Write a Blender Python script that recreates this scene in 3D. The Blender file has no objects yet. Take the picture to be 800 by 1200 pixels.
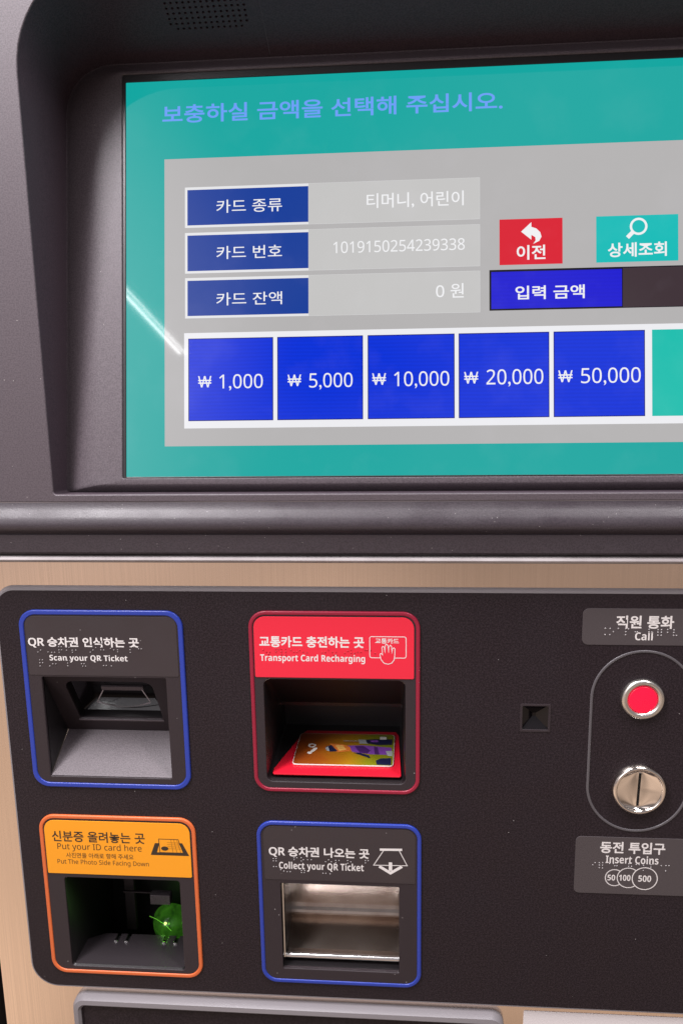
import bpy, math, random
from mathutils import Vector, Matrix
random.seed(7)
SC = bpy.context.scene
COL = SC.collection
U = 0.00133                      # one drawing millimetre in metres
def mm(x, y, z): return Vector((x * U, y * U, z * U))

# ---------------------------------------------------------------- camera
cd = bpy.data.cameras.new("camera"); cam = bpy.data.objects.new("camera", cd); COL.objects.link(cam)
cd.sensor_fit = 'VERTICAL'; cd.sensor_height = 36; cd.lens = 27
cd.clip_start = 0.01; cd.clip_end = 100
RGT = Vector((0.99714, 0.07390, -0.01597)); DWN = Vector((-0.00211, -0.18382, -0.98296)); FWD = Vector((-0.07558, 0.98018, -0.18314))
cam.matrix_world = Matrix.Translation(mm(34.01, -441.08, 82.41)) @ Matrix((
    (RGT.x, -DWN.x, -FWD.x), (RGT.y, -DWN.y, -FWD.y), (RGT.z, -DWN.z, -FWD.z))).to_4x4()
SC.camera = cam

# ---------------------------------------------------------------- surroundings' light
w = bpy.data.worlds.new("World"); SC.world = w; w.use_nodes = True
nt = w.node_tree; nt.nodes.clear()
wo = nt.nodes.new('ShaderNodeOutputWorld'); bg = nt.nodes.new('ShaderNodeBackground')
tc = nt.nodes.new('ShaderNodeTexCoord'); sx = nt.nodes.new('ShaderNodeSeparateXYZ')
mr = nt.nodes.new('ShaderNodeMapRange'); cr = nt.nodes.new('ShaderNodeValToRGB')
mr.inputs['From Min'].default_value = -1; mr.inputs['From Max'].default_value = 1
nt.links.new(tc.outputs['Generated'], sx.inputs[0]); nt.links.new(sx.outputs['Z'], mr.inputs['Value'])
nt.links.new(mr.outputs[0], cr.inputs[0]); nt.links.new(cr.outputs[0], bg.inputs['Color']); nt.links.new(bg.outputs[0], wo.inputs['Surface'])
e = cr.color_ramp.elements
e[0].position = 0.0; e[0].color = (0.06, 0.045, 0.05, 1)
e[1].position = 1.0; e[1].color = (0.22, 0.21, 0.23, 1)
for p, c in ((0.09, (0.10, 0.075, 0.075, 1)), (0.16, (0.56, 0.42, 0.33, 1)), (0.34, (0.44, 0.335, 0.275, 1)), (0.46, (0.26, 0.22, 0.22, 1)), (0.60, (0.32, 0.30, 0.31, 1))):
    q = cr.color_ramp.elements.new(p); q.color = c
# the hall around the machine: blurred light and dark masses, lighter towards its left end
nz = nt.nodes.new('ShaderNodeTexNoise'); nz.inputs['Scale'].default_value = 3.0; nz.inputs['Detail'].default_value = 2
nt.links.new(tc.outputs['Generated'], nz.inputs['Vector'])
m1 = nt.nodes.new('ShaderNodeMapRange'); m1.inputs['From Min'].default_value = 0.38; m1.inputs['From Max'].default_value = 0.62; m1.inputs['To Min'].default_value = 0.42; m1.inputs['To Max'].default_value = 1.5
nt.links.new(nz.outputs['Fac'], m1.inputs['Value'])
m2 = nt.nodes.new('ShaderNodeMapRange'); m2.inputs['From Min'].default_value = -0.9; m2.inputs['From Max'].default_value = 0.6; m2.inputs['To Min'].default_value = 1.6; m2.inputs['To Max'].default_value = 0.75
nt.links.new(sx.outputs['X'], m2.inputs['Value'])
m3 = nt.nodes.new('ShaderNodeMath'); m3.operation = 'MULTIPLY'; nt.links.new(m1.outputs[0], m3.inputs[0]); nt.links.new(m2.outputs[0], m3.inputs[1])
# added soft bright patch to the left, for a pale veil on the screen
dt = nt.nodes.new('ShaderNodeVectorMath'); dt.operation = 'DOT_PRODUCT'; dt.inputs[1].default_value = Vector((-0.55, -0.76, 0.35)).normalized()
nt.links.new(tc.outputs['Generated'], dt.inputs[0])
m4 = nt.nodes.new('ShaderNodeMapRange'); m4.interpolation_type = 'SMOOTHSTEP'; m4.inputs['From Min'].default_value = 0.90; m4.inputs['From Max'].default_value = 1.0; m4.inputs['To Max'].default_value = 7.0
nt.links.new(dt.outputs['Value'], m4.inputs['Value'])
m5 = nt.nodes.new('ShaderNodeMath'); m5.operation = 'ADD'; nt.links.new(m3.outputs[0], m5.inputs[0]); nt.links.new(m4.outputs[0], m5.inputs[1])
nt.links.new(m5.outputs[0], bg.inputs['Strength'])

def area(name, loc, target, sx_, sy_, power, color=(1, 1, 1), along=None):
    l = bpy.data.lights.new(name, 'AREA'); l.shape = 'RECTANGLE'; l.size = sx_; l.size_y = sy_; l.energy = power; l.color = color
    o = bpy.data.objects.new(name, l); COL.objects.link(o)
    d = (Vector(target) - Vector(loc)).normalized()
    if along is None: o.matrix_world = Matrix.Translation(loc) @ d.to_track_quat('-Z', 'Y').to_matrix().to_4x4()
    else:
        y = Vector(along).normalized(); z = -d; z = (z - y * z.dot(y)).normalized(); x = y.cross(z)
        o.matrix_world = Matrix.Translation(loc) @ Matrix((x, y, z)).transposed().to_4x4()
    return o
area('ceiling_lamp', (-0.50, -0.50, 1.15), (-0.12, 0, 0.2), 0.25, 1.0, 40, (1, 0.955, 0.985))
area('ceiling_lamp', (0.75, -0.62, 1.55), (0.15, 0, 0.0), 0.30, 1.2, 30, (1, 0.95, 0.97))
# the pair of fluorescent tubes that mirrors in the screen glass
T0, T1 = mm(-1168, -2650, 1500), mm(-1110, -3330, 1500)
td = (T1 - T0).normalized(); T0 = T0 - td * 0.15
for k, wd in ((-0.019, 0.012), (0.021, 0.006)):
    c = (T0 + T1) / 2 + Vector((k, 0, 0))
    area('fluorescent_tube', c, c + Vector((0.3, 0.6, -1)), wd, (T1 - T0).length, 130 * wd, (1, 1, 1), along=td)

SC.view_settings.view_transform = 'Standard'; SC.view_settings.look = 'None'
SC.view_settings.exposure = 0; SC.view_settings.gamma = 1
SC.render.film_transparent = False

# ---------------------------------------------------------------- materials
def lin(c):
    c = c / 255.0
    return c / 12.92 if c <= 0.04045 else ((c + 0.055) / 1.055) ** 2.4
def srgb(r, g, b): return (lin(r), lin(g), lin(b), 1)

def pm(name, color, rough=0.5, metal=0.0, spec=0.5, bump=None, var=None, speck=None, coat=0.0, emit=None, strength=1.0, aniso=0.0, stretch=(1, 1, 1), rvar=None):
    m = bpy.data.materials.new(name); m.use_nodes = True
    t = m.node_tree; b = t.nodes['Principled BSDF']
    b.inputs['Roughness'].default_value = rough; b.inputs['Metallic'].default_value = metal
    b.inputs['Specular IOR Level'].default_value = spec; b.inputs['Coat Weight'].default_value = coat
    b.inputs['Coat Roughness'].default_value = 0.08; b.inputs['Anisotropic'].default_value = aniso
    b.inputs['Base Color'].default_value = (*color[:3], 1)
    co = t.nodes.new('ShaderNodeTexCoord'); mp = t.nodes.new('ShaderNodeMapping'); mp.inputs['Scale'].default_value = stretch
    t.links.new(co.outputs['Object'], mp.inputs['Vector'])
    def noise(scale, detail=3):
        n = t.nodes.new('ShaderNodeTexNoise'); n.inputs['Scale'].default_value = scale; n.inputs['Detail'].default_value = detail
        t.links.new(mp.outputs[0], n.inputs['Vector']); return n
    out = None
    if var:                                   # (scale, second colour, low, high)
        n = noise(var[0], 4); r = t.nodes.new('ShaderNodeMapRange'); r.inputs['From Min'].default_value = var[2]; r.inputs['From Max'].default_value = var[3]
        mx = t.nodes.new('ShaderNodeMix'); mx.data_type = 'RGBA'
        mx.inputs['A'].default_value = (*color[:3], 1); mx.inputs['B'].default_value = (*var[1][:3], 1)
        t.links.new(n.outputs['Fac'], r.inputs['Value']); t.links.new(r.outputs[0], mx.inputs['Factor']); out = mx.outputs['Result']
    if speck:                                 # (cell scale, radius, share, colour)
        v = t.nodes.new('ShaderNodeTexVoronoi'); v.inputs['Scale'].default_value = speck[0]; t.links.new(co.outputs['Object'], v.inputs['Vector'])
        lt = t.nodes.new('ShaderNodeMath'); lt.operation = 'LESS_THAN'; lt.inputs[1].default_value = speck[1]; t.links.new(v.outputs['Distance'], lt.inputs[0])
        sp = t.nodes.new('ShaderNodeSeparateColor'); t.links.new(v.outputs['Color'], sp.inputs[0])
        l2 = t.nodes.new('ShaderNodeMath'); l2.operation = 'LESS_THAN'; l2.inputs[1].default_value = speck[2]; t.links.new(sp.outputs[0], l2.inputs[0])
        mu = t.nodes.new('ShaderNodeMath'); mu.operation = 'MULTIPLY'; t.links.new(lt.outputs[0], mu.inputs[0]); t.links.new(l2.outputs[0], mu.inputs[1])
        mx = t.nodes.new('ShaderNodeMix'); mx.data_type = 'RGBA'; t.links.new(mu.outputs[0], mx.inputs['Factor'])
        if out: t.links.new(out, mx.inputs['A'])
        else: mx.inputs['A'].default_value = (*color[:3], 1)
        mx.inputs['B'].default_value = (*speck[3][:3], 1); out = mx.outputs['Result']
    if out: t.links.new(out, b.inputs['Base Color'])
    if bump:                                  # (scale, strength, distance m)
        n = noise(bump[0], 4); bm_ = t.nodes.new('ShaderNodeBump'); bm_.inputs['Strength'].default_value = bump[1]; bm_.inputs['Distance'].default_value = bump[2]
        t.links.new(n.outputs['Fac'], bm_.inputs['Height']); t.links.new(bm_.outputs[0], b.inputs['Normal'])
    if rvar:                                  # (scale, low, high)
        n = noise(rvar[0], 3); r = t.nodes.new('ShaderNodeMapRange'); r.inputs['From Min'].default_value = 0.3; r.inputs['From Max'].default_value = 0.7
        r.inputs['To Min'].default_value = rvar[1]; r.inputs['To Max'].default_value = rvar[2]
        t.links.new(n.outputs['Fac'], r.inputs['Value']); t.links.new(r.outputs[0], b.inputs['Roughness'])
    if emit:
        b.inputs['Emission Color'].default_value = (*emit[:3], 1); b.inputs['Emission Strength'].default_value = strength
    return m

def ui(name, r, g, b, ripple=0.0):
    """A lit patch of the liquid crystal screen behind touch glass with smudges on it."""
    m = pm(name, (0.0, 0.0, 0.0), 0.04, spec=0.5, emit=srgb(r, g, b), strength=0.93, var=(30, (0.010, 0.010, 0.012), 0.50, 0.85))
    t = m.node_tree; bs = t.nodes['Principled BSDF']
    if ripple:                                # fine scan lines of the panel beating against each other
        co = [n for n in t.nodes if n.type == 'TEX_COORD'][0]
        wv = t.nodes.new('ShaderNodeTexWave'); wv.bands_direction = 'Z'; wv.inputs['Scale'].default_value = 110; wv.inputs['Distortion'].default_value = 1.2; wv.inputs['Detail'].default_value = 1; wv.inputs['Detail Scale'].default_value = 0.3
        t.links.new(co.outputs['Object'], wv.inputs['Vector'])
        r_ = t.nodes.new('ShaderNodeMapRange'); r_.inputs['To Min'].default_value = 0.93 - ripple; r_.inputs['To Max'].default_value = 0.93 + ripple
        t.links.new(wv.outputs['Fac'], r_.inputs['Value']); t.links.new(r_.outputs[0], bs.inputs['Emission Strength'])
    return m

DUST = (0.35, 0.33, 0.32)
M = dict(
    housing=pm('graphite_plastic', (0.086, 0.070, 0.080), 0.46, bump=(1500, 0.35, 0.0003), var=(900, (0.058, 0.046, 0.054), 0.42, 0.6), speck=(420, 0.14, 0.006, DUST)),
    hood=pm('shaded_hood_plastic', (0.054, 0.038, 0.049), 0.55, spec=0.35, bump=(1500, 0.35, 0.0003), var=(900, (0.036, 0.025, 0.033), 0.42, 0.6)),  # darker copy of the housing plastic: hood shade put into the colour
    ledge=pm('graphite_plastic_worn', (0.043, 0.034, 0.041), 0.38, rvar=(30, 0.30, 0.46), bump=(1500, 0.4, 0.0003), var=(900, (0.028, 0.022, 0.027), 0.42, 0.6), speck=(520, 0.13, 0.03, DUST)),
    black=pm('black_panel', (0.0115, 0.0075, 0.0100), 0.40, spec=0.28, rvar=(22, 0.30, 0.50), bump=(1700, 0.6, 0.0003), var=(700, (0.024, 0.0165, 0.0205), 0.42, 0.62), speck=(260, 0.09, 0.015, DUST)),
    edge=pm('panel_edge', (0.20, 0.185, 0.195), 0.4, bump=(1200, 0.3, 0.0003)),
    module=pm('module_plastic', (0.028, 0.0205, 0.0235), 0.45, spec=0.35, bump=(1500, 0.4, 0.0003), speck=(300, 0.12, 0.02, DUST)),
    film=pm('dark_label_film', (0.040, 0.031, 0.033), 0.38, spec=0.35, rvar=(40, 0.28, 0.5), bump=(1300, 0.3, 0.0002), speck=(300, 0.1, 0.02, DUST)),
    film2=pm('grey_label_film', (0.060, 0.050, 0.053), 0.40, bump=(1300, 0.3, 0.0002)),
    dotgrey=pm('braille_grey', (0.30, 0.28, 0.28), 0.3), dotglint=pm('braille_glint', (0.24, 0.22, 0.22), 0.22), dotred=pm('braille_red', (0.42, 0.010, 0.022), 0.3), oval=pm('oval_trim_grey', (0.085, 0.078, 0.084), 0.35),  # dots on the ticket scanner label: glints put into a lighter colour
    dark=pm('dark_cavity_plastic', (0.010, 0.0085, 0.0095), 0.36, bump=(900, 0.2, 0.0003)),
    ramp=pm('grained_ramp', (0.105, 0.086, 0.096), 0.5, bump=(900, 0.5, 0.0005), var=(900, (0.074, 0.060, 0.067), 0.4, 0.62)),
    void=pm('void_black', (0.003, 0.003, 0.003), 0.7),
    gasket=pm('black_gasket', (0.008, 0.007, 0.008), 0.35),
    glass=pm('scanner_glass', (0.005, 0.004, 0.005), 0.10, spec=0.35),
    steel=pm('brushed_steel', (0.89, 0.735, 0.61), 0.24, metal=1.0, stretch=(1, 0.02, 0.004), var=(2200, (0.84, 0.69, 0.57), 0.36, 0.68), rvar=(700, 0.17, 0.27), aniso=0.3),
    steel_in=pm('bent_steel', (0.64, 0.55, 0.485), 0.24, metal=1.0, var=(45, (0.50, 0.40, 0.34), 0.40, 0.68), speck=(260, 0.16, 0.03, (0.95, 0.93, 0.9)), bump=(60, 0.06, 0.001)),
    lip_sheen=pm('pale_lip_sheen', (0.42, 0.39, 0.39), 0.45, var=(25, (0.30, 0.27, 0.27), 0.35, 0.7)),  # steel lip under the ledge: its bright reflection put into a pale colour
    lip=pm('polished_steel_lip', (0.86, 0.84, 0.83), 0.22, metal=1.0),
    chrome=pm('polished_chrome', (0.82, 0.75, 0.68), 0.10, metal=1.0),
    ringmetal=pm('satin_nickel', (0.74, 0.71, 0.66), 0.30, metal=1.0),
    blue=pm('blue_trim', (0.018, 0.042, 0.31), 0.32, spec=0.5),
    redtrim=pm('dark_red_trim', (0.25, 0.008, 0.030), 0.35),
    orange=pm('orange_trim', (0.62, 0.13, 0.035), 0.38),
    redfilm=pm('red_label_film', (0.70, 0.016, 0.042), 0.42, bump=(1300, 0.2, 0.0002)),
    yellow=pm('amber_label_film', (0.83, 0.315, 0.010), 0.42, bump=(1300, 0.2, 0.0002)),
    print_w=pm('white_print', (0.68, 0.65, 0.63), 0.5),
    print_k=pm('black_print', (0.035, 0.022, 0.012), 0.5),
    white=pm('white_paper', (0.72, 0.68, 0.68), 0.6),
    button=pm('red_button_cap', (0.80, 0.004, 0.040), 0.35, emit=(0.75, 0.0, 0.035), strength=0.35),
    redpad=pm('red_reader_pad', (0.62, 0.010, 0.028), 0.30),
    wall=pm('dark_wall', (0.012, 0.011, 0.011), 0.7, bump=(200, 0.2, 0.001)),
)
UI = dict(
    teal=ui('screen_teal', 20, 172, 166), panel=ui('screen_grey', 186, 184, 184), frame=ui('screen_pale_frame', 236, 236, 238),
    field=ui('screen_field', 203, 202, 201), navy=ui('screen_navy', 22, 64, 158), white=ui('screen_white', 244, 244, 248),
    blue=ui('screen_blue', 0, 50, 222, 0.05), red=ui('screen_red', 224, 30, 50), cyan=ui('screen_cyan', 22, 194, 190),
    violet=ui('screen_violet_blue', 28, 26, 214, 0.03), black=ui('screen_black', 14, 10, 24), dim=ui('screen_dim_field', 66, 52, 58),
    text=ui('screen_white_text', 248, 248, 250), title=ui('screen_title_blue', 112, 164, 255), outline=ui('screen_cell_outline', 6, 22, 120), turq=ui('screen_turquoise', 30, 196, 180),
)

# ---------------------------------------------------------------- mesh helpers (drawing millimetres)
TILT = math.radians(10.7567)
P0 = (0.18, 0.0, 11.14)
UPV = (0.0, math.sin(TILT), math.cos(TILT)); NV = (0.0, -math.cos(TILT), math.sin(TILT))
def low(x, z, h=0.0): return (x, -h, z)                       # upright plane of the lower panel, h towards the viewer
def scr(x, y, h=0.0): return tuple(P0[i] + (x if i == 0 else 0) + UPV[i] * y + NV[i] * h for i in range(3))
HY0, HZ0, HY1, HZ1 = -9.2, 294.0, 53.40, 265.35
SL = math.hypot(HY1 - HY0, HZ0 - HZ1)
def hood(x, s, h=0.0):                                       # the sloping underside of the hood, h out of it
    c, d = (HY1 - HY0) / SL, (HZ1 - HZ0) / SL
    return (x, HY0 + s * c + h * d, HZ0 + s * d - h * c)

def rr(x0, y0, x1, y1, r=1.0, n=6):
    if isinstance(r, (int, float)): r = (r, r, r, r)           # bottom-left, bottom-right, top-right, top-left
    o = []
    for (cx, cy, a0, k) in ((x0 + r[0], y0 + r[0], 180, 0), (x1 - r[1], y0 + r[1], 270, 1), (x1 - r[2], y1 - r[2], 0, 2), (x0 + r[3], y1 - r[3], 90, 3)):
        for i in range(n + 1):
            a = math.radians(a0 + 90 * i / n); o.append((cx + r[k] * math.cos(a), cy + r[k] * math.sin(a)))
    return o
def circle(cx, cy, r, n=48, ry=None): return [(cx + r * math.cos(2 * math.pi * i / n), cy + (ry or r) * math.sin(2 * math.pi * i / n)) for i in range(n)]

def curve_mesh(cu):
    o = bpy.data.objects.new('tmp', cu); COL.objects.link(o)
    dg = bpy.context.evaluated_depsgraph_get(); dg.update()
    me = bpy.data.meshes.new_from_object(o.evaluated_get(dg))
    vs = [tuple(v.co) for v in me.vertices]; fs = [tuple(p.vertices) for p in me.polygons]
    bpy.data.objects.remove(o); bpy.data.curves.remove(cu); bpy.data.meshes.remove(me)
    return vs, fs

def sans(t, heavy):                                           # plain grotesque letters and digits instead of the default font's humanist ones
    U0, L0, D0 = (0x1D5D4, 0x1D5EE, 0x1D7EC) if heavy else (0x1D5A0, 0x1D5BA, 0x1D7E2)
    o = ''
    for c in t:
        if 'A' <= c <= 'Z': o += chr(U0 + ord(c) - 65)
        elif 'a' <= c <= 'z': o += chr(L0 + ord(c) - 97)
        elif '0' <= c <= '9': o += chr(D0 + ord(c) - 48)
        else: o += c
    return o

class MB:
    def __init__(s): s.v, s.f, s.m, s.mats = [], [], [], []
    def mat(s, m):
        if m not in s.mats: s.mats.append(m)
        return s.mats.index(m)
    def add(s, vs, fs, m):
        k = len(s.v); i = s.mat(m); s.v += [tuple(v) for v in vs]
        for f in fs: s.f.append(tuple(k + a for a in f)); s.m.append(i)
    def plate(s, loops, top, thick, bevel, m, frame=low, res=1):
        cu = bpy.data.curves.new('tmp', 'CURVE'); cu.dimensions = '2D'; cu.fill_mode = 'BOTH'
        K = 0.01                                              # keeps curve tolerances comfortable
        for lp in loops:
            sp = cu.splines.new('POLY'); sp.points.add(len(lp) - 1); sp.use_cyclic_u = True
            for p, q in zip(sp.points, lp): p.co = (q[0] * K, q[1] * K, 0, 1)
        cu.extrude = max(0, thick / 2 - bevel) * K; cu.bevel_depth = bevel * K; cu.bevel_resolution = res; cu.offset = -bevel * K
        vs, fs = curve_mesh(cu)
        s.add([frame(x / K, y / K, top - thick / 2 + z / K) for x, y, z in vs], fs, m); return s
    def flat(s, loops, h, m, frame=low): 
        cu = bpy.data.curves.new('tmp', 'CURVE'); cu.dimensions = '2D'; cu.fill_mode = 'FRONT'
        for lp in loops:
            sp = cu.splines.new('POLY'); sp.points.add(len(lp) - 1); sp.use_cyclic_u = True
            for p, q in zip(sp.points, lp): p.co = (q[0] * 0.01, q[1] * 0.01, 0, 1)
        vs, fs = curve_mesh(cu); s.add([frame(x * 100, y * 100, h) for x, y, z in vs], fs, m); return s
    def text(s, body, box, h, m, frame=low, bold=0.0, space=1.0, word=1.0):
        cu = bpy.data.curves.new('tmp', 'FONT'); latin = all(ord(c) < 128 for c in body); cu.body = sans(body, latin and bold > 0.014); cu.offset = 0.0 if latin else bold; cu.space_character = space; cu.space_word = word; cu.resolution_u = 4; cu.fill_mode = 'FRONT'
        vs, fs = curve_mesh(cu)
        xs = [v[0] for v in vs]; ys = [v[1] for v in vs]; a, b, c, d = min(xs), max(xs), min(ys), max(ys)
        x0, y0, x1, y1 = box
        s.add([frame(x0 + (v[0] - a) / (b - a) * (x1 - x0), y0 + (v[1] - c) / (d - c) * (y1 - y0), h) for v in vs], fs, m); return s
    def loft(s, loops, m, cap0=False, cap1=False, closed=True, skip=()):
        n = len(loops[0]); vs = [p for l in loops for p in l]; fs = []
        for i in range(len(loops) - 1):
            for j in range(n if closed else n - 1):
                if j in skip: continue
                k = (j + 1) % n; fs.append((i * n + j, i * n + k, (i + 1) * n + k, (i + 1) * n + j))
        if cap0: fs.append(tuple(range(n))[::-1])
        if cap1: fs.append(tuple((len(loops) - 1) * n + j for j in range(n)))
        s.add(vs, fs, m); return s
    def box(s, x0, x1, y0, y1, z0, z1, m):
        return s.loft([[(x0, y0, z0), (x1, y0, z0), (x1, y1, z0), (x0, y1, z0)], [(x0, y0, z1), (x1, y0, z1), (x1, y1, z1), (x0, y1, z1)]], m, True, True)
    def lathe(s, cx, cz, prof, m, n=96, frame=low):            # prof: (radius, height towards viewer)
        s.loft([[frame(cx + r * math.cos(2 * math.pi * i / n), cz + r * math.sin(2 * math.pi * i / n), h) for i in range(n)] for r, h in prof], m, False, True); return s
    def dots(s, pts, r, h, hh, m, frame=low):
        for x, y in pts:
            s.loft([[frame(x + q * r * math.cos(k * math.pi / 4), y + q * r * math.sin(k * math.pi / 4), h + g * hh) for k in range(8)] for q, g in ((1, 0), (0.75, 0.6), (0.3, 1))], m, False, True)
        return s
    def stroke(s, pts, wd, h, m, frame=low, closed=False):      # mitred flat line
        n = len(pts); L, R = [], []
        for i in range(n):
            a = pts[i - 1] if (i or closed) else pts[i]; b = pts[i]; c = pts[(i + 1) % n] if (i < n - 1 or closed) else pts[i]
            d1 = Vector((b[0] - a[0], b[1] - a[1])); d2 = Vector((c[0] - b[0], c[1] - b[1]))
            if d1.length == 0: d1 = d2
            if d2.length == 0: d2 = d1
            d1.normalize(); d2.normalize(); t = d1 + d2
            if t.length < 1e-6: t = d1
            t.normalize(); nn = Vector((-t.y, t.x)); k = wd / 2 / max(0.4, nn.dot(Vector((-d1.y, d1.x))))
            L.append((b[0] + nn.x * k, b[1] + nn.y * k)); R.append((b[0] - nn.x * k, b[1] - nn.y * k))
        vs = [frame(*p, h) for p in L] + [frame(*p, h) for p in R]
        s.add(vs, [(i, n + i, n + (i + 1) % n, (i + 1) % n) for i in range(n if closed else n - 1)], m); return s
    def build(s, name, parent=None, angle=32, **props):
        me = bpy.data.meshes.new(name); me.from_pydata([(x * U, y * U, z * U) for x, y, z in s.v], [], s.f); me.update()
        for m in s.mats: me.materials.append(m)
        me.polygons.foreach_set('material_index', s.m)
        me.polygons.foreach_set('use_smooth', [True] * len(me.polygons)); me.set_sharp_from_angle(angle=math.radians(angle))
        import bmesh
        b = bmesh.new(); b.from_mesh(me); bmesh.ops.recalc_face_normals(b, faces=b.faces); b.to_mesh(me); b.free()
        o = bpy.data.objects.new(name, me); COL.objects.link(o)
        if parent: adopt(o, parent)
        for k, v in props.items(): o[k] = v
        return o

WORLDLOC = {}
def adopt(o, parent):
    o.parent = parent; o.matrix_parent_inverse = Matrix.Translation(-WORLDLOC.get(parent.name, Vector((0, 0, 0))))
def empty(name, loc, parent=None, **props):
    o = bpy.data.objects.new(name, None); COL.objects.link(o); o.empty_display_size = 0.05
    if parent: o.location = loc; o.parent = parent; o.matrix_parent_inverse = Matrix.Translation(-WORLDLOC[parent.name])
    else: o.location = loc
    WORLDLOC[o.name] = Vector(loc)
    for k, v in props.items(): o[k] = v
    return o

# ================================================================ the wall the machine is let into
wl = MB()
wl.plate([[(-1500, -700), (1600, -700), (1600, 900), (-1500, 900)], [(-250, -640), (386, -640), (386, 345), (-250, 345)]], -6, 60, 0.5, M['wall'])
wl.build('wall', kind='structure')

# ================================================================ ticket machine
mach = empty('ticket_machine', mm(68, 60, -640), label='graphite ticket machine with lit teal touchscreen above a black control panel', category='ticket machine')

# ---- housing: front face with hood opening, hood walls, rolled ledge
XL, XR = -246.0, 382.0
A = rr(-168.3, 12.4, 304.3, 294, (2, 2, 54, 54), 12)
Bz = rr(-167, 1.5, 303, 259.7, (2, 2, 29, 29), 12)
A[39:39] = [(-42.0, 294), (-104.0, 294)]; Bz[39:39] = [(-42.0, 259.7), (-104.0, 259.7)]
h = MB()
h.plate([[(XL, 8), (XR, 8), (XR, 336), (XL, 336)], A], 10, 4, 0.7, M['housing'], res=2)
nA = len(A)
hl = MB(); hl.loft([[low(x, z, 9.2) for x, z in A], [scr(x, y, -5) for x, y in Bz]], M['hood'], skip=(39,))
prof = [(-10, 8), (-10.5, 6), (-12, 3.2), (-14.2, 0.2), (-15.6, -3), (-15.9, -6), (-14.9, -8.6), (-13.2, -10.2), (-12.9, -10.5), (-13.4, -10.9), (-13.0, -21.4), (-12.2, -22.6), (10, -23.2)]
h.loft([[(XL, y, z) for y, z in prof], [(XR, y, z) for y, z in prof]], M['ledge'], closed=False)
for X in (XL, XR):
    h.loft([[(X, -10, 336), (X, -10, 8)], [(X, 60, 336), (X, 60, 8)]], M['housing'], closed=False)
h.loft([[(XL, -10, 336), (XR, -10, 336)], [(XL, 60, 336), (XR, 60, 336)]], M['housing'], closed=False)
house = h.build('housing', mach, angle=28)
hl.build('hood_walls', house, angle=60)
# sloping hood underside with the drilled speaker grille
x0, x1 = A[39][0], A[40][0]; u0, u1 = Bz[39][0], Bz[40][0]
q0, q1 = min(x0, x1), max(x0, x1); w0, w1 = min(u0, u1), max(u0, u1)
holes = []
for j in range(12):
    for i in range(14):
        if j == 0 and i in (0, 13): continue
        holes.append(circle(-94.8 + 3.35 * i + 0.1 * j, 46.2 - 3.35 * j, 0.80, 10))
g = MB()
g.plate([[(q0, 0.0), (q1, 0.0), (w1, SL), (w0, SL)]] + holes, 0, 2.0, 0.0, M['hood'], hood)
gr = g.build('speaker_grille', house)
g = MB(); g.flat([[(-100, 4), (-46, 4), (-46, 52), (-100, 52)]], -5, M['void'], hood); g.build('speaker_backing', house)

# ---- bezel around the screen
bz = MB()
def so(x0, y0, x1, y1, r, hgt): return [scr(x, y, hgt) for x, y in rr(x0, y0, x1, y1, r, 12)]
bz.loft([so(-168.5, -2, 304.5, 262, (2, 2, 30, 30), -5), so(-166.2, 0.8, 302.2, 258.9, (2, 2, 28, 28), -4.6), so(-165.2, 1.8, 301.2, 257.9, (2, 2, 27, 27), -3.9),
         so(-158, 3.2, 294, 254.5, (2, 2, 23, 23), -1.4), so(-151, 4.5, 287, 252.5, (2, 2, 19, 19), 0.4), so(-145, 5.5, 281, 251.6, (2, 2, 16, 16), 1.3), so(-140, 6, 276, 251.2, (2, 2, 12, 12), 1.5), so(-130.6, 8.8, 266.6, 250.0, (1.2,) * 4, 1.5), so(-130.2, 9.2, 266.2, 249.6, (1.0,) * 4, 1.1), so(-130.2, 9.2, 266.2, 249.6, (1.0,) * 4, -2.5)], M['housing'])
bz.build('screen_bezel', mach, angle=25)
g = MB(); g.plate([rr(-131.5, 8, 267.5, 251, 1, 3), rr(-128.3, 10.2, 264, 245.4, 0.5, 3)], 0.6, 3, 0.3, M['gasket'], scr); g.build('screen_gasket', mach)

# ---- the lit touchscreen and what it shows
sc = MB(); sc.box(0, 1, 0, 1, 0, 1, M['void']); sc.v = []; sc.f = []; sc.m = []; sc.mats = []
sc.plate([[(-128.6, 9.9), (264.3, 9.9), (264.3, 245.7), (-128.6, 245.7)]], 0, 3, 0, UI['teal'], scr)
screen = sc.build('touchscreen', mach)
def R(a, b, c, d): return [(a, b), (c, b), (c, d), (a, d)]
def T(mb, body, box, h=0.16, m='text', bold=0.0, **k): return mb.text(body, box, h, UI[m], scr, bold, **k)
def F(mb, rect, hgt, m): return mb.flat([R(*rect)], hgt, UI[m], scr)
b = MB(); T(b, '보충하실 금액을 선택해 주십시오.', (-106.2, 220.0, 93.2, 230.9), 0.06, 'title', 0.016); b.build('title_lettering', screen)
b = MB(); F(b, (-105.0, 28.2, 241.0, 198.8), 0.05, 'panel'); b.build('menu_background', screen)
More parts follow.
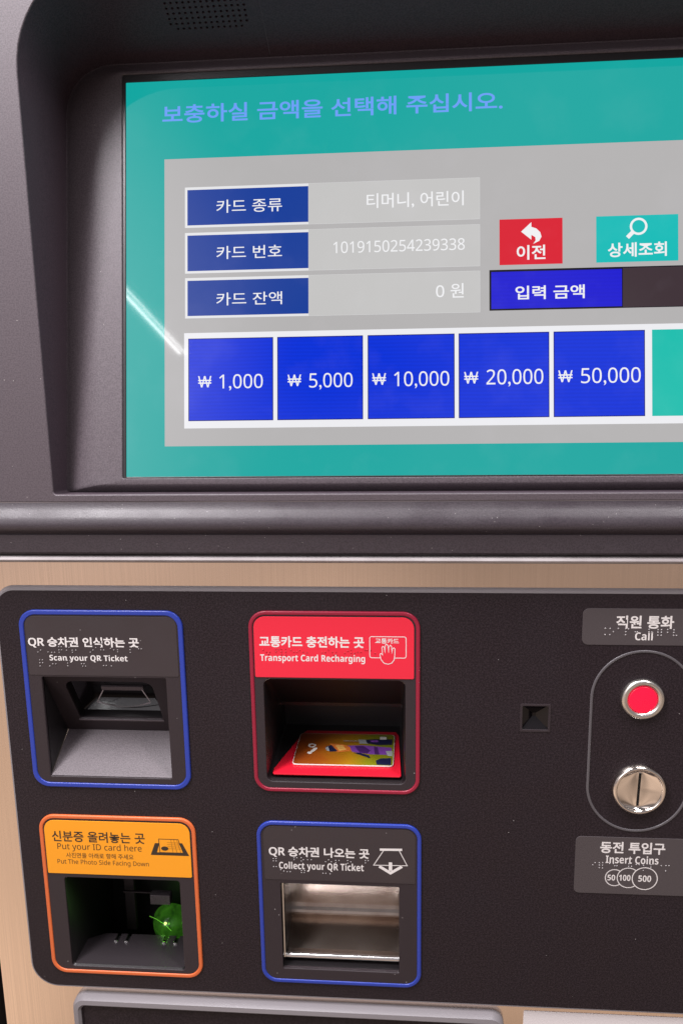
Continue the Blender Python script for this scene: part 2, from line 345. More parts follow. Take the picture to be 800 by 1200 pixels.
for y0, y1, body, box, val, vb in ((157.6, 181.6, '카드 종류', (-73.7, 165.8, -34.6, 173.6), '티머니, 어린이', (15.0, 165.4, 70.9, 174.4)),
                                   (130.5, 154.6, '카드 번호', (-73.7, 138.5, -34.7, 146.2), '1019150254239338', (-4.5, 140.1, 71.4, 146.9)),
                                   (103.9, 127.8, '카드 잔액', (-73.8, 111.1, -34.7, 118.7), '0 원', (54.9, 112.6, 70.8, 120.9))):
    b = MB(); F(b, (-92.6, y0, 80.1, y1), 0.10, 'frame'); F(b, (-19.0, y0 + 0.1, 80.0, y1 - 0.1), 0.13, 'field'); F(b, (-91.1, y0 + 1.4, -19.1, y1 - 1.6), 0.15, 'navy')
    T(b, body, box, 0.19, 'text', 0.003); T(b, val, vb, 0.19, 'text', 0.006); b.build('card_info_row', screen)
b = MB(); F(b, (91.2, 130.7, 126.7, 156.9), 0.10, 'red'); T(b, '이전', (100.9, 133.4, 117.1, 141.8), 0.15, 'text', 0.020)
ap = [(103.4, 149.6), (109.2, 154.9), (109.2, 152.2), (112.0, 151.2), (114.2, 149.0), (114.9, 146.4), (113.6, 144.0), (110.2, 142.4), (111.6, 144.4), (111.4, 146.2), (109.2, 147.6), (109.2, 144.8)]
b.flat([ap], 0.15, UI['text'], scr); b.build('back_button', screen)
b = MB(); F(b, (145.5, 130.7, 190.8, 157.0), 0.10, 'cyan'); T(b, '상세조회', (151.9, 133.5, 184.5, 141.7), 0.15, 'text', 0.020)
b.flat([circle(169.0, 150.7, 4.9, 32), circle(169.0, 150.7, 3.6, 32)[::-1]], 0.15, UI['text'], scr); b.stroke([(165.9, 147.6), (162.8, 144.5)], 2.3, 0.155, UI['text'], scr); b.build('lookup_button', screen)
b = MB(); F(b, (85.4, 104.6, 229.0, 128.0), 0.10, 'black'); F(b, (86.5, 105.6, 159.7, 126.8), 0.13, 'violet'); F(b, (160.2, 105.0, 228.6, 127.4), 0.13, 'dim')
T(b, '입력 금액', (100.1, 110.6, 139.0, 118.5), 0.17, 'text', 0.016); b.build('amount_field', screen)
b = MB(); F(b, (-93.2, 38.7, 229.2, 95.2), 0.10, 'white'); b.build('amount_bar', screen)
for xa, xb, body, box in ((-90.7, -40.0, '1,000', (-84.8, 60.8, -46.2, 70.4)), (-37.6, 12.7, '5,000', (-31.5, 60.6, 6.6, 70.3)), (15.4, 65.5, '10,000', (18.0, 60.6, 62.4, 70.4)),
                          (67.8, 119.1, '20,000', (70.9, 60.8, 115.7, 70.8)), (121.5, 172.3, '50,000', (124.1, 60.8, 169.9, 70.8))):
    b = MB(); F(b, (xa, 43.0, xb, 91.9), 0.13, 'outline'); F(b, (xa + 0.5, 43.5, xb - 0.5, 91.4), 0.15, 'blue')
    T(b, '₩', (box[0], 62.9, box[0] + 8.0, 69.6), 0.19, 'text', 0.0)
    T(b, body, (box[0] + 12.7, box[1], box[2], box[3]), 0.19, 'text', 0.012); b.build('amount_button', screen)
b = MB(); F(b, (176.2, 43.0, 226.6, 91.9), 0.13, 'turq'); b.build('amount_button', screen)

# ---- stainless front with its rolled upper lip
st = MB()
st.plate([rr(-240.8, -620, 376.8, -31.0, 1.0, 2), rr(-206, -322, 52, -56, 8, 4), rr(104, -138, 127, -116, 1, 2)], -3, 12, 0.6, M['steel'])
for x_ in (-240.5, 376.5): st.loft([[(x_, 14, -31), (x_, 60, -31)], [(x_, 14, -620), (x_, 60, -620)]], M['gasket'], closed=False)
stl = st.build('steel_front', mach)
st = MB()
pr = [(6, -23.9), (-9, -24.0), (-11.0, -24.4), (-12.0, -25.2), (-12.3, -26.2), (-11.8, -27.1), (-10.6, -27.7), (2.4, -28.2), (2.4, -31.4), (4, -32)]
st.loft([[(-240.8, y, z) for y, z in pr], [(376.8, y, z) for y, z in pr]], M['lip_sheen'], closed=False); st.build('steel_lip_sheen', stl)

# ---- black control panel with openings for the four modules and the two inserts
panel_out = rr(-216, -328.6, 352, -48.4, (17, 17, 12, 12), 10)
MODS = {'blue1': (-202.0, -180.0, -98.4, -61.0), 'red': (-57.8, -179.4, 46.0, -60.6), 'orange': (-201.6, -317.6, -97.6, -200.0), 'blue2': (-57.8, -317.8, 47.2, -200.2)}
cut = [rr(a + 1, b_ + 1, c - 1, d - 1, 9, 6) for a, b_, c, d in MODS.values()] + [rr(106.8, -135.4, 124.0, -118.4, 0.4, 2)]
cp = MB()
cp.plate([panel_out] + cut, 0, 3, 0.35, M['black'])
ctl = cp.build('control_panel', mach)
e_ = MB(); e_.loft([[low(x, z, 0.12) for x, z in rr(-215.7, -328.3, 351.7, -48.7, (17, 17, 12, 12), 10)], [low(x, z, 0.05) for x, z in rr(-216.6, -329.2, 352.6, -47.6, (18, 18, 13, 13), 10)], [low(x, z, -3) for x, z in rr(-217.6, -330.0, 353.6, -46.2, (18, 18, 13, 13), 10)]], M['edge']); e_.build('panel_edge', ctl)
e_ = MB(); e_.plate([rr(106.2, -136.0, 124.4, -117.9, 0.6, 2), rr(107.6, -134.6, 123.0, -119.3, 0.4, 2)], 0.35, 1.0, 0.15, M['module'])
e_.build('sensor_frame', ctl)
e_ = MB(); P_ = [(106.9, -135.3), (123.9, -135.3), (123.9, -118.5), (106.9, -118.5)]
e_.loft([[low(x, z, -0.6) for x, z in P_], [low(115.4 + (x - 115.4) * 0.12, -126.9 + (z + 126.9) * 0.12, -5) for x, z in P_]], M['glass'], False, True); e_.build('sensor_window', ctl, angle=5)

# ---- module frames
def body(mod, op, m_ring, mat_body, ring_w, r_open, thick=2.2):
    x0, y0, x1, y1 = MODS[mod]
    p = MB(); p.plate([rr(x0 + ring_w - 0.3, y0 + ring_w - 0.3, x1 - ring_w + 0.3, y1 - ring_w + 0.3, 8, 8), rr(*op, r_open, 6)], 0.7, 3.0, 0.5, mat_body, res=2)
    bo = p.build('module_body', None)
    p = MB(); p.plate([rr(x0, y0, x1, y1, 10.5, 10), rr(x0 + ring_w, y0 + ring_w, x1 - ring_w, y1 - ring_w, 8, 10)], 1.3, 3.0, 0.7, m_ring, res=3)
    return bo, p.build('trim_ring', None)
def module(name, mod, op, m_ring, ring_w, r_open):
    x0, y0, x1, y1 = MODS[mod]
    e0 = empty(name, mm((x0 + x1) / 2, 0, y0), mach)
    for o in body(mod, op, m_ring, M['module'], ring_w, r_open): adopt(o, e0)
    return e0
def spots(pts, u0, x0, du, v0, z0, dv, sl):                   # raised braille dots read off the label
    return [(x0 + (u - u0) * du, z0 - (v - v0 - sl * (u - u0)) * dv) for u, v in pts]

# QR ticket scanner (upper left)
OP1 = (-190.4, -172.6, -110.9, -105.0)
q = module('ticket_scanner', 'blue1', OP1, M['blue'], 3.1, 1.0)
l = MB(); l.plate([rr(-198.0, -103.6, -102.4, -65.0, (1.0, 1.0, 5, 5), 6)], 0.95, 0.4, 0.12, M['film'])
l.text('QR 승차권 인식하는 곳', (-197.0, -85.4, -126.4, -78.4), 1.0, M['print_w'], low, 0.028); l.text('Scan your QR Ticket', (-184.1, -95.0, -134.2, -89.9), 1.0, M['print_w'], low, 0.020)
pts = spots([(100,220),(114,210),(148,220),(165,222),(178,222),(200,195),(212,195),(200,210),(212,210),(200,222),(235,198),(248,198),(235,212),(262,212),(278,212),(262,222),(345,222),(358,212),(372,200),(395,200),(395,212),(408,212),(440,205),(455,212),(472,212),(472,222),(530,198),(530,212),(530,225),(548,198),(570,208),(582,208),(105,258),(118,258),(105,272),(118,272),(105,288),(150,288),(165,278),(180,278),(235,262),(248,262),(235,275),(235,288),(300,278),(312,278),(305,290),(318,290),(402,288),(415,288),(438,290),(382,262),(395,262)], 58, -197.0, 0.1374, 195, -85.2, 0.135, 0.02)
l.dots(pts, 0.45, 0.95, 0.5, M['dotglint']); l.build('label_plate', q)
v = MB()   # V-shaped recess: side walls, upper slab with window, lower ramp
a, b_, c, d = OP1; J = (29.5, -155.2)
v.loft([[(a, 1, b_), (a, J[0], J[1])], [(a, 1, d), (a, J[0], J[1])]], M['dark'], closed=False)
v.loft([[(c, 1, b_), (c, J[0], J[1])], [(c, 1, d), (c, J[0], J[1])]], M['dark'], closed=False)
v.v += []; 
SLN = math.hypot(J[0] - 1, J[1] - d)
def slab(x, s, hgt=0.0):
    uy, uz = (J[0] - 1) / SLN, (J[1] - d) / SLN
    return (x, 1 + uy * s + hgt * uz, d + uz * s - hgt * uy)
win = rr(-178.5, 5, -122.0, 44.5, (6.5, 6.5, 1.5, 1.5), 6)
v.plate([[(a - 1, 0), (c + 1, 0), (c + 1, SLN), (a - 1, SLN)], win], 0, 2, 0.4, M['module'], slab)
v.build('recess', q)
r_ = MB(); r_.loft([[(a + 0.2, 0.2, b_ + 0.2), (c - 0.2, 0.2, b_ + 0.2)], [(a + 0.2, 1.5, b_ + 1.2), (c - 0.2, 1.5, b_ + 1.2)], [(a + 0.2, J[0] - 0.8, J[1] - 0.2), (c - 0.2, J[0] - 0.8, J[1] - 0.2)], [(a + 0.2, J[0], J[1] + 0.5), (c - 0.2, J[0], J[1] + 0.5)]], M['ramp'], closed=False); r_.build('ramp', q)
s_ = MB(); s_.plate([rr(-179.2, 44.6, -121.4, 46.2, 0.5, 3)], 0.8, 0.8, 0.25, M['ramp'], slab); s_.build('window_lip', q)
s_ = MB()  # scanner inside the window
W2 = rr(-177, 8, -123.5, 42, 5, 6)
s_.loft([[slab(x, s, -1.6) for x, s in win], [slab(x, s, -7) for x, s in win]], M['dark'])
s_.loft([[slab(x, s, -7) for x, s in win], [slab(-150 + (x + 150) * 0.72, 25 + (s - 25) * 0.8, -14) for x, s in win]], M['glass'], False, True)
s_.build('scan_window', q)
s_ = MB(); arc = [(-166 + 36 * t, 34.5 + 5.0 * math.sin(math.pi * t)) for t in [i / 14 for i in range(15)]]
s_.stroke(arc, 1.3, -6.0, M['lip'], slab); s_.stroke([(-166, 34.5), (-159.0, 22)], 0.7, -6.2, M['ringmetal'], slab); s_.stroke([(-130, 34.5), (-133, 21)], 0.7, -6.2, M['ringmetal'], slab)
s_.plate([rr(-160, 19, -132, 22.5, 0.5, 2)], -6.5, 1.5, 0.2, M['ramp'], slab); s_.build('glass_glints', q)  # bright edges and pale bands in the scanner glass, put in as strips
s_ = MB(); s_.plate([rr(-161, 7.5, -146, 12.5, 1, 3)], -6.4, 1.0, 0.2, pm('brown_reflection', (0.5, 0.22, 0.11), 0.45), slab); s_.build('brown_reflection', q)  # brown reflection in the scanner glass, put in as a coloured strip

# transport card recharger (upper right)
OP2 = (-49.6, -172.6, 37.2, -104.2)
q = module('card_recharger', 'red', OP2, M['redtrim'], 2.5, 4.0)
l = MB(); l.plate([rr(-54.6, -102.9, 42.4, -64.0, (1.0, 1.0, 7, 7), 8)], 1.1, 0.5, 0.15, M['redfilm'])
W = M['print_w']; hh = 1.15
l.text('교통카드 충전하는 곳', (-51.3, -83.4, 12.4, -76.2), hh, W, low, 0.028); l.text('Transport Card Recharging', (-51.1, -93.6, 12.9, -87.8), hh, W, low, 0.022)
l.stroke(rr(15.8, -89.4, 37.6, -76.0, 1.2, 4), 0.45, hh, W, low, True); l.text('교통카드', (19.1, -80.4, 33.3, -77.0), hh, W, low, 0.02)
hand = [(22.0, -88.2), (22.6, -90.6), (24.4, -92.8), (26.8, -93.4), (29.0, -92.6), (30.4, -90.6), (30.8, -87.4), (30.9, -83.6), (30.2, -82.9), (29.4, -83.6), (29.1, -86.4), (28.9, -82.2), (28.2, -81.3), (27.3, -82.2), (27.1, -86.0), (26.7, -81.4), (25.9, -80.6), (25.1, -81.4), (25.0, -86.2), (24.5, -82.6), (23.8, -82.0), (23.1, -82.8), (23.5, -87.6), (22.8, -86.6), (22.0, -86.8)]
l.flat([hand], hh + 0.03, M['redfilm']); l.stroke(hand, 0.45, hh + 0.06, W, low, True)
pts = spots([(75,200),(90,210),(105,210),(100,220),(135,195),(148,195),(135,208),(160,195),(180,195),(160,208),(180,208),(160,222),(180,222),(205,200),(218,208),(232,208),(245,200),(262,208),(280,210),(350,210),(365,208),(380,195),(398,208),(415,208),(405,220),(418,220),(455,210),(470,200),(485,195),(485,210),(500,210),(485,222),(515,205),(530,205),(550,195),(560,195),(575,195),(595,210)], 58, -51.3, 0.1308, 187, -83.4, 0.13, 0.0)
l.dots(pts, 0.45, 1.1, 0.45, M['dotred']); l.build('label_plate', q)
a, b_, c, d = OP2
o1 = [(x, -0.4, z) for x, z in rr(a, b_, c, d, 4, 6)]
def inner(y, zb, zt, ins, r): return [(x, y, z) for x, z in rr(a + ins, zb, c - ins, zt, r, 6)]
v = MB()
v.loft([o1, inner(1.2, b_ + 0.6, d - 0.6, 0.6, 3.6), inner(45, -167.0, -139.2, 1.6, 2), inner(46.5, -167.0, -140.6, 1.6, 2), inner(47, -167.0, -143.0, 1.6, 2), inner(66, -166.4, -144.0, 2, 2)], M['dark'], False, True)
v.build('recess', q)
def floor(x, y, h=0.0): return (x, y, -168.6 + 0.04 * (y - 2) + h)
v = MB(); v.plate([[(-46.5, 8), (-46.5, 3), (-45.5, 2), (33.5, 2), (34.5, 3), (33.0, 52), (31, 57), (-31, 57), (-34, 52)]], 0.0, 1.0, 0.25, M['redpad'], floor); v.build('card_pad', q)

# ID card reader (lower left)
OP3 = (-187.6, -312.2, -110.0, -245.4)
q = module('identity_card_reader', 'orange', OP3, M['orange'], 2.6, 2.0)
K_ = M['print_k']
l = MB(); l.plate([rr(-198.2, -242.4, -101.4, -203.8, (1, 1, 7, 7), 8)], 1.1, 0.5, 0.15, M['yellow'])
l.text('신분증 올려놓는 곳', (-193.3, -219.0, -131.2, -211.2), hh, K_, low, 0.018); l.text('Put your ID card here', (-190.2, -225.9, -133.7, -219.9), hh, K_, low, 0.008)
l.text('사진면을 아래로 향해 주세요', (-184.8, -230.6, -139.5, -226.8), hh, K_, low, 0.004); l.text('Put The Photo Side Facing Down', (-191.0, -236.1, -129.6, -231.6), hh, K_, low, 0.010)
l.flat([[(-127.9, -226.6), (-102.4, -226.6), (-106.6, -217.6), (-109, -217.6), (-106.0, -224.6), (-123.6, -224.6), (-121.6, -218.0), (-124.6, -218.0)]], hh, K_)
cardp = [(-121.6, -224.6), (-106.2, -224.6), (-109.2, -215.0), (-122.0, -215.0)]
l.stroke(cardp, 0.4, hh + 0.03, K_, low, True)
for t in (0.3, 0.45, 0.6, 0.75): l.stroke([(-116.6 + (7.4 - 3 * t) * 0, -224.6 + 9.6 * t), (-106.2 - 3 * t, -224.6 + 9.6 * t)], 0.15, hh + 0.06, K_)
for t in (0.35, 0.6, 0.85): l.stroke([(-116.6 + 10.4 * t, -224.4), (-116.6 + 7.6 * t, -215.2)], 0.15, hh + 0.09, K_)
l.flat([circle(-118.3, -221.7, 2.4, 20, 1.5)], hh + 0.06, K_); l.build('label_plate', q)
a, b_, c, d = OP3
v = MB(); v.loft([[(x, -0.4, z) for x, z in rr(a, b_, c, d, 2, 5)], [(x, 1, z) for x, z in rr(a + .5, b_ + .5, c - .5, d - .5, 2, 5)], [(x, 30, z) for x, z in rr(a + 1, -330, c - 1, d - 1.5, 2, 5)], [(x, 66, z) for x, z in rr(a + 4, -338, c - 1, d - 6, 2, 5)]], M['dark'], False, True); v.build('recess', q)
v = MB()
pl = pm('reader_floor', (0.026, 0.021, 0.024), 0.45, bump=(900, 0.4, 0.0004))
notch = []
xs = [-166.0, -158.5, -131.5, -123.5]
outl = [(a + 0.6, 0.4), (c - 0.6, 0.4), (c - 0.6, 30.5)]
for x in sorted(xs, reverse=True): outl += [(x + 1.4, 30.5), (x + 1.4, 22.5), (x - 1.2, 22.5), (x - 1.2, 30.5)]
outl += [(-176, 30.5), (a + 0.6, 24)]
v.plate([outl], 0.0, 1.6, 0.4, pl, lambda x, y, h: (x, y, -312.0 + h)); v.box(-172, -116, 21.5, 31, -316.2, -314.6, M['void']); v.build('reader_floor', q)
for x in xs: MB().plate([rr(x - 1.2, 22.0, x + 1.3, 23.2, 0.3, 2)], 0.9, 3.5, 0.3, M['lip'], lambda x, y, h: (x, y, -312.0 + h)).build('spring_contact', q)
v = MB(); v.plate([rr(-145.5, -294.6, -130.8, -287.0, 0.6, 3)], -39, 6, 0.5, M['ramp']); v.plate([rr(-168.4, -325, -161, -277, 0.6, 3)], -50, 4, 0.4, M['module']); v.plate([rr(-168, -291.2, -145.2, -290.2, 0.2, 2)], -46, 2, 0.2, M['module']); v.build('sensor_bracket', q)
def green_mat():
    m = pm('green_glow_dome', (0.02, 0.05, 0.01), 0.15, emit=(0.1, 0.5, 0.03), strength=0.4)
    t = m.node_tree; bs = t.nodes['Principled BSDF']; co = [n for n in t.nodes if n.type == 'TEX_COORD'][0]
    n = t.nodes.new('ShaderNodeTexNoise'); n.inputs['Scale'].default_value = 110; n.inputs['Detail'].default_value = 2; n.inputs['Distortion'].default_value = 0.6; t.links.new(co.outputs['Object'], n.inputs['Vector'])
    cr_ = t.nodes.new('ShaderNodeValToRGB'); t.links.new(n.outputs['Fac'], cr_.inputs[0]); t.links.new(cr_.outputs[0], bs.inputs['Emission Color'])
    el = cr_.color_ramp.elements; el[0].position = 0.3; el[0].color = (0.010, 0.060, 0.004, 1); el[1].position = 0.8; el[1].color = (0.06, 0.26, 0.015, 1)
    return m
v = MB(); v.lathe(-135.0, -321.0, [(15.0, -56), (14.5, -53), (12.8, -48.8), (9.6, -44.6), (5.5, -42), (1, -41)], green_mat(), 32); ln = v.build('glow_dome', q)  # green glow around the diode, put in as a self-lit dome
v = MB(); v.lathe(-135.9, -311.0, [(1.0, -41), (0.85, -40.2), (0.5, -39.6), (0.1, -39.4)], pm('green_diode', (0.1, 0.3, 0.05), 0.3, emit=(0.65, 1.0, 0.2), strength=2.2), 16)
v.stroke([(-147, -304.5), (-142, -306.8), (-135.9, -311.0), (-131.5, -316)], 0.25, -39.6, pm('green_glint', (0.05, 0.2, 0.02), 0.3, emit=(0.3, 0.95, 0.08), strength=0.8)); v.build('green_diode', q)

gl = bpy.data.lights.new('diode_light', 'POINT'); gl.energy = 0.003; gl.color = (0.25, 1.0, 0.08); gl.shadow_soft_size = 0.002
go = bpy.data.objects.new('diode_light', gl); COL.objects.link(go); go.location = mm(-135.9, 36.5, -309.5)

# QR ticket outlet (lower right)
OP4 = (-43.4, -307.2, 33.0, -244.4)
q = module('ticket_outlet', 'blue2', OP4, M['blue'], 2.6, 0.8)
l = MB(); l.plate([rr(-53.4, -241.6, 43.4, -203.6, (1, 1, 6, 6), 8)], 0.95, 0.4, 0.12, M['film']); hh = 1.0
l.text('QR 승차권 나오는 곳', (-50.2, -225.3, 14.2, -217.6), hh, W, low, 0.028); l.text('Collect your QR Ticket', (-43.9, -235.1, 10.6, -228.4), hh, W, low, 0.020)
l.stroke([(23.6, -217.9), (16.9, -228.9), (38.2, -228.6), (32.9, -217.6)], 0.5, hh, W); l.stroke([(20.9, -217.8), (35.0, -217.5)], 1.6, hh + 0.03, W)
l.stroke([(20.5, -229.6), (27.6, -234.2), (34.9, -229.3)], 1.9, hh, W); l.stroke([(27.6, -226.6), (27.6, -232.6)], 2.2, hh + 0.03, W)
pts = spots([(85,200),(98,200),(85,212),(98,212),(182,195),(195,195),(182,205),(215,195),(225,205),(215,212),(245,205),(262,205),(328,215),(342,205),(355,215),(375,208),(390,208),(375,220),(430,208),(445,215),(430,222),(512,208),(512,220),(525,208),(85,242),(98,242),(118,258),(132,265),(148,268),(162,268),(215,262),(230,262),(215,272),(228,272),(315,275),(328,275),(348,278)], 65, -50.2, 0.1385, 190, -225.3, 0.137, 0.03)
l.dots(pts, 0.4, 0.95, 0.42, M['dotgrey']); l.build('label_plate', q)
a, b_, c, d = OP4
v = MB(); v.loft([[(x, -0.4, z) for x, z in rr(a, b_, c, d, 0.8, 3)], [(x, 60, z) for x, z in rr(a, b_ - 2, c, d + 2, 0.8, 3)]], M['dark'], False, True); v.build('recess', q)
v = MB(); pf = [(9, -243.6), (12, -244.0), (33, -277)] ; 
pf = [(22, -240), (32.5, -281), (33, -283.5), (32.2, -286), (30.8, -287.6), (30.2, -289.2), (30.6, -290.8), (32.2, -291.8), (36, -292.4), (36.5, -293.4), (35, -294.6), (30, -297.0), (12.5, -303.0)]
v.loft([[(-43.0, y, z) for y, z in pf], [(32.9, y, z) for y, z in pf]], M['steel_in'], closed=False)
v.box(-42.8, -42.2, 7, 38, -300, -243, M['dark']); v.build('steel_tray', q, angle=20)
v = MB(); lp = [(12.5, -302.6), (9, -302.2), (6.5, -301.6), (5.4, -302.6), (5.6, -304.2), (7.5, -305.0)]
v.loft([[(-43.0, y, z) for y, z in lp], [(32.9, y, z) for y, z in lp]], M['lip'], closed=False); v.build('tray_lip', q, angle=60)
v = MB(); v.box(-42.9, -42.1, 2.0, 3.0, -301, -244.5, M['ringmetal']); v.build('guide_rod', q)

# ---- call button, coin slot and their labels
e0 = empty('coin_and_call_unit', mm(178, 0, -190), mach)
def stad(x0, y0, x1, y1, r, n=20): return rr(x0, y0, x1, y1, r, n)
v = MB(); v.plate([stad(147.2, -201.0, 208.2, -83.0, 30.4), stad(148.9, -199.3, 206.5, -84.7, 28.7)], 0.45, 1.2, 0.5, M['oval'], res=2); v.build('oval_trim', e0)
v = MB(); v.lathe(177.4, -113.4, [(12.6, -0.3), (12.5, 1.8), (12.1, 2.6), (11.2, 3.1), (9.6, 2.9), (8.8, 2.2), (8.5, 1.4)], M['ringmetal']); v.build('button_ring', e0, angle=50)
v = MB(); v.lathe(177.4, -113.4, [(8.45, 0.6), (8.4, 1.9), (7.9, 2.3), (4, 2.5), (0.2, 2.55)], M['button']); v.build('call_button', e0)
CX, CZ = 178.2, -171.6
v = MB(); v.loft([[low(CX + r * math.cos(2 * math.pi * i / 48), CZ + r * math.sin(2 * math.pi * i / 48), hh_) for i in range(48)] for r, hh_ in [(16.0, -0.3), (15.9, 2.4), (15.2, 3.6), (14.2, 4.0), (13.4, 3.5), (13.0, 2.4)]], M['chrome']); v.build('coin_ring', e0, angle=60)
v = MB(); rings = []
for t in (0, 0.08, 0.2, 0.35, 0.5, 0.65, 0.8, 0.9, 0.97, 1.0):
    ring = []
    for i in range(64):
        an = 2 * math.pi * i / 64; ca, sa = math.cos(an), math.sin(an)
        sxx = max(-0.78, min(0.78, 4 * ca)); szz = 10.8 * sa
        xx = 13.1 * ca * (1 - t) + sxx * t; zz = 13.1 * sa * (1 - t) + szz * t
        ring.append(low(CX + xx + 0.03 * zz, CZ + zz, 2.7 - 1.3 * math.sin(min(1, t * 1.25) * math.pi / 2) + 0.5 * math.sin(2.2 * an + 0.8) * t * (1 - t) * 2))
    rings.append(ring)
rings.append([(x, -0.3, z) for x, y, z in rings[-1]])
v.loft(rings, M['chrome']); v.build('coin_face', e0, angle=60)
v = MB(); v.plate([circle(CX, CZ, 12.9, 32)], 0.25, 0.4, 0, M['void']); v.build('slot_backing', e0)
l = MB(); l.plate([rr(140.8, -80.0, 214.2, -57.6, 3.6, 6)], 0.35, 0.5, 0.15, M['film2']); hh = 0.40
l.text('직원 통화', (160.0, -69.7, 192.9, -61.8), hh, W, low, 0.026); l.text('Call', (171.2, -76.9, 181.3, -71.7), hh, W, low, 0.020)
pts = spots([(235,222),(270,222),(295,245),(235,267),(270,267),(330,222),(385,222),(385,245),(385,267),(405,224),(455,245),(470,245),(555,226),(575,245),(555,245),(620,228),(645,228),(620,247),(645,247),(620,268),(645,268),(690,226),(690,247),(735,228),(735,247),(735,268),(756,268)], 70, 141.1, 0.0782, 78, -57.6, 0.0848, 0.0)
l.dots(pts, 0.5, 0.35, 0.4, M['dotgrey']); l.build('call_label', e0)
l = MB(); l.plate([rr(142.4, -244.0, 214.2, -204.8, 3.2, 6)], 0.35, 0.5, 0.15, M['film2'])
l.text('동전 투입구', (157.4, -215.8, 196.6, -207.8), hh, W, low, 0.026); l.text('Insert Coins', (161.1, -222.6, 193.0, -217.1), hh, W, low, 0.020)
l.stroke(circle(167.0, -232.6, 5.6, 36), 0.55, hh, W, low, True); l.flat([circle(175.4, -232.4, 6.9, 40)], hh + 0.03, M['film2']); l.stroke(circle(175.4, -232.4, 6.8, 40), 0.55, hh + 0.06, W, low, True)
l.flat([circle(185.3, -232.5, 7.7, 40)], hh + 0.09, M['film2']); l.stroke(circle(185.3, -232.5, 7.6, 40), 0.6, hh + 0.12, W, low, True)
l.text('50', (162.7, -234.6, 167.4, -230.6), hh + 0.02, W, low, 0.015); l.text('100', (169.7, -234.5, 176.7, -230.3), hh + 0.08, W, low, 0.015); l.text('500', (181.4, -234.7, 189.2, -230.3), hh + 0.14, W, low, 0.018)
pts = spots([(195,250),(210,235),(240,235),(262,235),(240,252),(262,252),(240,270),(262,272),(310,240),(345,255),(360,255),(335,240),(440,240),(440,258),(460,258),(490,245),(510,245),(540,250),(540,285),(590,245),(590,262),(660,250),(692,250),(712,250),(692,287)], 240, 157.4, 0.0891, 165, -215.8, 0.0975, 0.02)
l.dots(pts, 0.42, 0.35, 0.4, M['dotgrey']); l.build('coin_label', e0)

# ---- collection tray below the panel, its rim and dark mouth
e0 = empty('collection_tray', mm(-45, 0, -460), mach)
v = MB()
ou = lambda k: rr(-189.5 + k, -470 + k, 101.5 - k, -334.6 - k, 9 - k * 0.8, 10)
v.loft([[low(x, z, -3) for x, z in ou(0)], [low(x, z, 1.5) for x, z in ou(0.2)], [low(x, z, 4.2) for x, z in ou(1.5)], [low(x, z, 4.6) for x, z in ou(4.6)], [low(x, z, 3.2) for x, z in ou(6.3)], [low(x, z, -30) for x, z in ou(7.2)]], M['edge'], False, False); v.build('tray_rim', e0, angle=40)
v = MB(); v.loft([[low(x, z, 2.6) for x, z in ou(6.5)], [low(x, z, 1.5) for x, z in ou(7.5)]], M['black'], False, True); v.build('tray_flap', e0)

# ================================================================ loose things
# the card lying on the reader pad
K1 = dict(printed=None)
def card_mat():
    m = pm('printed_card', (0.6, 0.3, 0.05), 0.28, coat=0.3)
    t = m.node_tree; bs = t.nodes['Principled BSDF']; co = [n for n in t.nodes if n.type == 'TEX_COORD'][0]
    s = t.nodes.new('ShaderNodeSeparateXYZ'); t.links.new(co.outputs['Generated'], s.inputs[0])
    n = t.nodes.new('ShaderNodeTexNoise'); n.inputs['Scale'].default_value = 3.0; t.links.new(co.outputs['Generated'], n.inputs['Vector'])
    ad = t.nodes.new('ShaderNodeMath'); ad.operation = 'MULTIPLY_ADD'; ad.inputs[1].default_value = 0.25; t.links.new(n.outputs['Fac'], ad.inputs[0]); t.links.new(s.outputs['X'], ad.inputs[2])
    c_ = t.nodes.new('ShaderNodeValToRGB'); t.links.new(ad.outputs[0], c_.inputs[0]); t.links.new(c_.outputs[0], bs.inputs['Base Color'])
    el = c_.color_ramp.elements; el[0].position = 0.1; el[0].color = (0.20, 0.035, 0.006, 1); el[1].position = 1.0; el[1].color = (0.19, 0.20, 0.008, 1)
    for p, k in ((0.4, (0.30, 0.075, 0.007, 1)), (0.68, (0.38, 0.18, 0.008, 1)), (0.88, (0.22, 0.21, 0.008, 1))):
        z = c_.color_ramp.elements.new(p); z.color = k
    return m
CXc, CYc = -2.6, 31.5
def cardf(x, y, h=0.0):
    y_ = y + CYc; return (x + CXc + 0.02 * y, y_, -168.6 + 0.04 * (y_ - 2) + 0.25 + h)
v = MB(); cm = card_mat(); edge_w = pm('card_edge', (0.75, 0.72, 0.68), 0.4)
co_ = rr(-32.5, -19.8, 32.5, 19.8, 2.6, 6)
v.plate([co_], 0.8, 0.75, 0.1, edge_w, cardf); v.flat([rr(-32.2, -19.5, 32.2, 19.5, 2.4, 6)], 0.83, cm, cardf)
def blob(cx, cy, rx, ry, rot, m, hgt):
    c_, s_ = math.cos(rot), math.sin(rot); v.flat([[(cx + x * c_ - y * s_, cy + x * s_ + y * c_) for x, y in circle(0, 0, rx, 20, ry)]], hgt, m, cardf)
pp = pm('card_purple', (0.20, 0.06, 0.36), 0.3); po = pm('card_orange', (0.62, 0.17, 0.03), 0.3); pk = pm('card_navy', (0.012, 0.014, 0.05), 0.3); pg = pm('card_grey', (0.33, 0.35, 0.36), 0.3); pw = pm('card_white', (0.75, 0.72, 0.68), 0.3)
def shard(pts, m, hgt): v.flat([pts], hgt, m, cardf)
pv = pm('card_dark_purple', (0.07, 0.02, 0.14), 0.3); pb = pm('card_brown', (0.20, 0.05, 0.015), 0.3); py = pm('card_pale_orange', (0.75, 0.40, 0.10), 0.3)
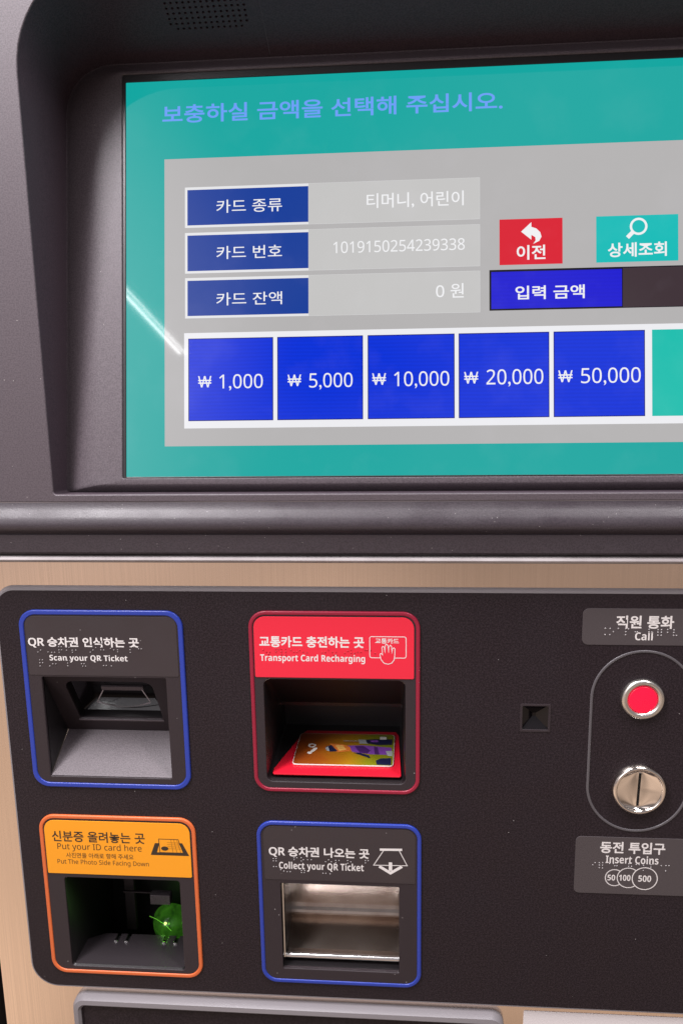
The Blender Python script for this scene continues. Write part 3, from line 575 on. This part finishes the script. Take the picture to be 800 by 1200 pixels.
# a plain pattern of slanted bars and wedges in the colours of the printed side
shard([(1, 4.0), (12, 4.9), (30.8, 2.4), (30.8, -6.5), (17, -6.2), (5, -3.6)], pp, 0.86)
shard([(6, 3.6), (12, 4.0), (17, -1.6), (15, -5.6), (10, -4.4)], pv, 0.88); shard([(19, 3.2), (21.5, 2.6), (23, -6.4), (20, -6.2)], pv, 0.88)
shard([(-11, 6.4), (-2, 5.6), (3.0, 2.6), (4.6, -2.6), (-5, -4.6)], po, 0.90); shard([(-7, 4.4), (-2, 4.4), (1.0, -1.0), (-3.6, -3.0)], py, 0.92)
shard([(-13, 2.4), (-9.4, 4.2), (-4.6, -3.4), (-9.8, -4.2)], pk, 0.94); shard([(-13.4, 0.6), (-11.6, 2.4), (-9.8, -3.4), (-11.8, -3.0)], pg, 0.96)
shard([(-2, 10.7), (10, 10.9), (10, 10.1), (-2, 10.0)], pg, 0.86); shard([(-2, 9.3), (10, 9.5), (10, 8.4), (-2, 8.6)], pb, 0.86)
shard([(8, 12.2), (14, 12.2), (15, 6.8), (9, 6.8)], pg, 0.98); shard([(13, 12.0), (22, 13.2), (31, 13.2), (31, 6.0), (22, 5.4), (14, 7.4)], pk, 1.0)
shard([(16, 11.2), (21, 11.6), (22, 9.2), (17, 8.8)], pp, 1.02); shard([(22.5, 16.2), (27, 16.2), (27, 12.6), (22.5, 12.6)], pw, 1.04)
shard([(6, -5.0), (17.4, -11.4), (16.4, -8.0), (10, -4.6)], pk, 0.98); shard([(22, -18.6), (21, -14), (24, -11.0), (31, -10.4), (31, -18.8)], pk, 0.86); shard([(27, -2), (31.4, -1.6), (31.4, -8.4), (28.4, -7.6)], pg, 0.98)
v.flat([circle(-22.5, 3.4, 2.6, 24), circle(-22.5, 3.4, 1.4, 24)[::-1]], 0.86, pw, cardf); blob(-20.6, -2.0, 3.4, 1.3, 1.1, pw, 0.86); blob(-23.0, -5.8, 1.6, 1.5, 0.0, pw, 0.875)
v.build('transport_card', label='orange and yellow printed plastic card lying on the red reader pad', category='card')

v = MB(); v.plate([rr(114.4, -440, 300, -334.4, 1.0, 3)], -2.6, 0.35, 0.1, M['white']); v.build('paper_notice', label='blank white paper notice stuck to the steel below the black panel', category='notice')
